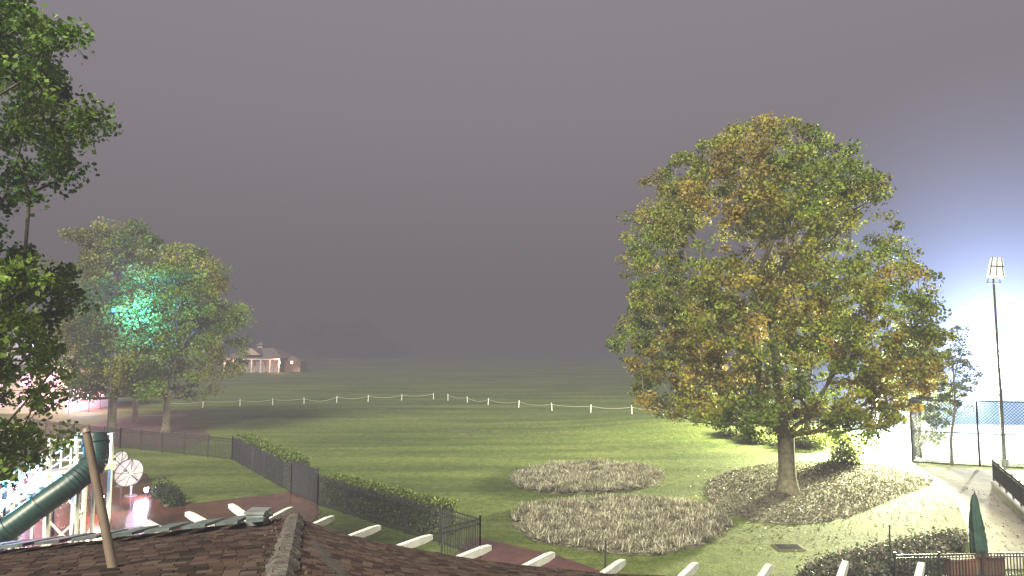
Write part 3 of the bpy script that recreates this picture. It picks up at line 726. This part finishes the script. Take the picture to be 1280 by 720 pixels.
b=MB(); A=G(1243,612);B=G(1300,668); b.beam(A+Vector((0,0,.2)),B+Vector((0,0,.2)),0.25,0.42,CONC); b.beam(A+Vector((0,0,.44)),B+Vector((0,0,.44)),0.32,0.06,mat("cap_stone",(0.3,0.29,0.28),0.7,3,0.15,0.2)); b.obj("low_wall")
o=iron_fence("iron_railing",[G(1243,612),G(1300,668)],1.1,0.12,1.6); o.location.z=0.47
UMB=mat("umbrella_canvas",(0.012,0.04,0.03),0.75,6,0.3,0.3)
def umbrella(name,base,h=2.9):
    b=MB(); x,y=base.x,base.y
    b.tube((x,y,0),(x,y,h),0.025,0.022,BARKD,8); b.tube((x,y,0),(x,y,0.09),0.28,0.26,CONC,16)
    n=24; prof_=[(0.5,0.10),(0.53,0.21),(0.9,0.24),(1.4,0.21),(1.5,0.185),(1.58,0.205),(2.0,0.165),(2.5,0.115),(2.8,0.06),(2.88,0.02)]; vs=[]
    for z,r in prof_:
        for i in range(n):
            t=2*math.pi*i/n; rr=r*(1+0.25*math.cos(8*t+z*1.3)); vs.append((x+rr*math.cos(t)+0.03*math.sin(z*2),y+rr*math.sin(t),z*h/2.9))
    b.add(vs,[(k*n+i,k*n+(i+1)%n,(k+1)*n+(i+1)%n,(k+1)*n+i) for k in range(len(prof_)-1) for i in range(n)],UMB,True)
    b.tube((x,y,h-.02),(x,y,h+.08),0.03,0.01,BARKD,8); b.obj(name)
umbrella("closed_patio_umbrella",G(1224,714),2.65)
b=MB(); A=G(1186,722);B=G(1252,718)
b.beam(A+Vector((0,0,.28)),B+Vector((0,0,.28)),0.3,0.56,BRICK); b.beam(A+Vector((0,0,.6)),B+Vector((0,0,.6)),0.36,0.07,BRICK); b.obj("brick_wall")
m_=(A+B)/2; root=empty("wall_lamp"); g=MB(); g.box((m_.x,m_.y-.9,0.12),(0.2,0.14,0.18),BLACK); g.box((m_.x,m_.y-.81,0.14),(0.14,0.04,0.1),emis("amber_lens",(1,.5,.2),20)); g.obj("housing",root)
ld=bpy.data.lights.new("amber_light",'POINT'); ld.energy=14; ld.color=(1,0.5,0.25); ld.shadow_soft_size=0.1; lo=bpy.data.objects.new("amber_light",ld); lo.location=(m_.x,m_.y-.75,0.45); scene.collection.objects.link(lo); lo.parent=root
iron_fence("iron_railing",[G(1120,726),G(1340,722)],0.85,0.11,1.5,0.012)
o,GP=sheet("garden_bed",[G(u,v) for u,v in [(1005,716),(1030,702),(1090,688),(1185,670),(1208,680),(1160,719),(1005,730)]],MULCH,0.014,4,0.05)
litter("perennial_plants",GP,9000,0.12,[(0.06,0.07,0.045),(0.09,0.08,0.07),(0.045,0.06,0.03),(0.12,0.10,0.10)],0.16,6)
for u,v,h in [(1113,722,1.7),(756,722,1.25)]:
    p=G(u,v); b=MB(); b.tube(p,p+Vector((0.05,0,h)),0.028,0.025,BLACK,8); b.tube(p+Vector((.05,0,h)),p+Vector((.05,0,h+.05)),0.045,0.02,BLACK,8); b.obj("black_post")
p=G(986,684); b=MB(); b.box((p.x,p.y,0.015),(1.05,0.7,0.03),CONC); b.box((p.x,p.y,0.034),(0.96,0.62,0.01),BLACK)
for i in range(9): b.box((p.x-.4+i*.1,p.y,0.045),(0.02,0.56,0.014),BLACK)
b.obj("drain_grate")

# ---------------------------------------------------------------- fog, sky, sun
SIG=0.0092; FOG=(0.190,0.172,0.186)
m=bpy.data.materials.new("fog"); m.use_nodes=True; nt=m.node_tree; nt.nodes.clear()
o=N(nt,'ShaderNodeOutputMaterial'); ab=N(nt,'ShaderNodeVolumeAbsorption'); ab.inputs['Color'].default_value=(0,0,0,1); ab.inputs['Density'].default_value=SIG
e=N(nt,'ShaderNodeEmission'); e.inputs['Color'].default_value=(*FOG,1); e.inputs['Strength'].default_value=SIG
ad=N(nt,'ShaderNodeAddShader'); nt.links.new(ab.outputs[0],ad.inputs[0]); nt.links.new(e.outputs[0],ad.inputs[1]); nt.links.new(ad.outputs[0],o.inputs['Volume'])
b=MB(); b.box((0,0,22),(4400,4400,54),m); b.obj("fog")

w=bpy.data.worlds.new("World"); scene.world=w; w.use_nodes=True; nt=w.node_tree; nt.nodes.clear(); L=nt.links
o=N(nt,'ShaderNodeOutputWorld'); b1=N(nt,'ShaderNodeBackground'); b2=N(nt,'ShaderNodeBackground'); ad=N(nt,'ShaderNodeAddShader')
sky=N(nt,'ShaderNodeTexSky'); sky.sky_type='NISHITA'; sky.sun_disc=False; sky.sun_elevation=math.radians(38); sky.sun_rotation=math.radians(200)
L.new(sky.outputs[0],b1.inputs['Color']); b1.inputs['Strength'].default_value=0.004
b2.inputs['Color'].default_value=(0.375,0.322,0.368,1); b2.inputs['Strength'].default_value=0.95
L.new(b1.outputs[0],ad.inputs[0]); L.new(b2.outputs[0],ad.inputs[1]); L.new(ad.outputs[0],o.inputs['Surface'])
sd=bpy.data.lights.new("sun",'SUN'); sd.energy=24; sd.angle=math.radians(22); sd.color=(1.0,0.97,0.74)
so=bpy.data.objects.new("sun",sd); scene.collection.objects.link(so); so.rotation_euler=Vector((0.3,0.8,-0.66)).to_track_quat('-Z','Y').to_euler()
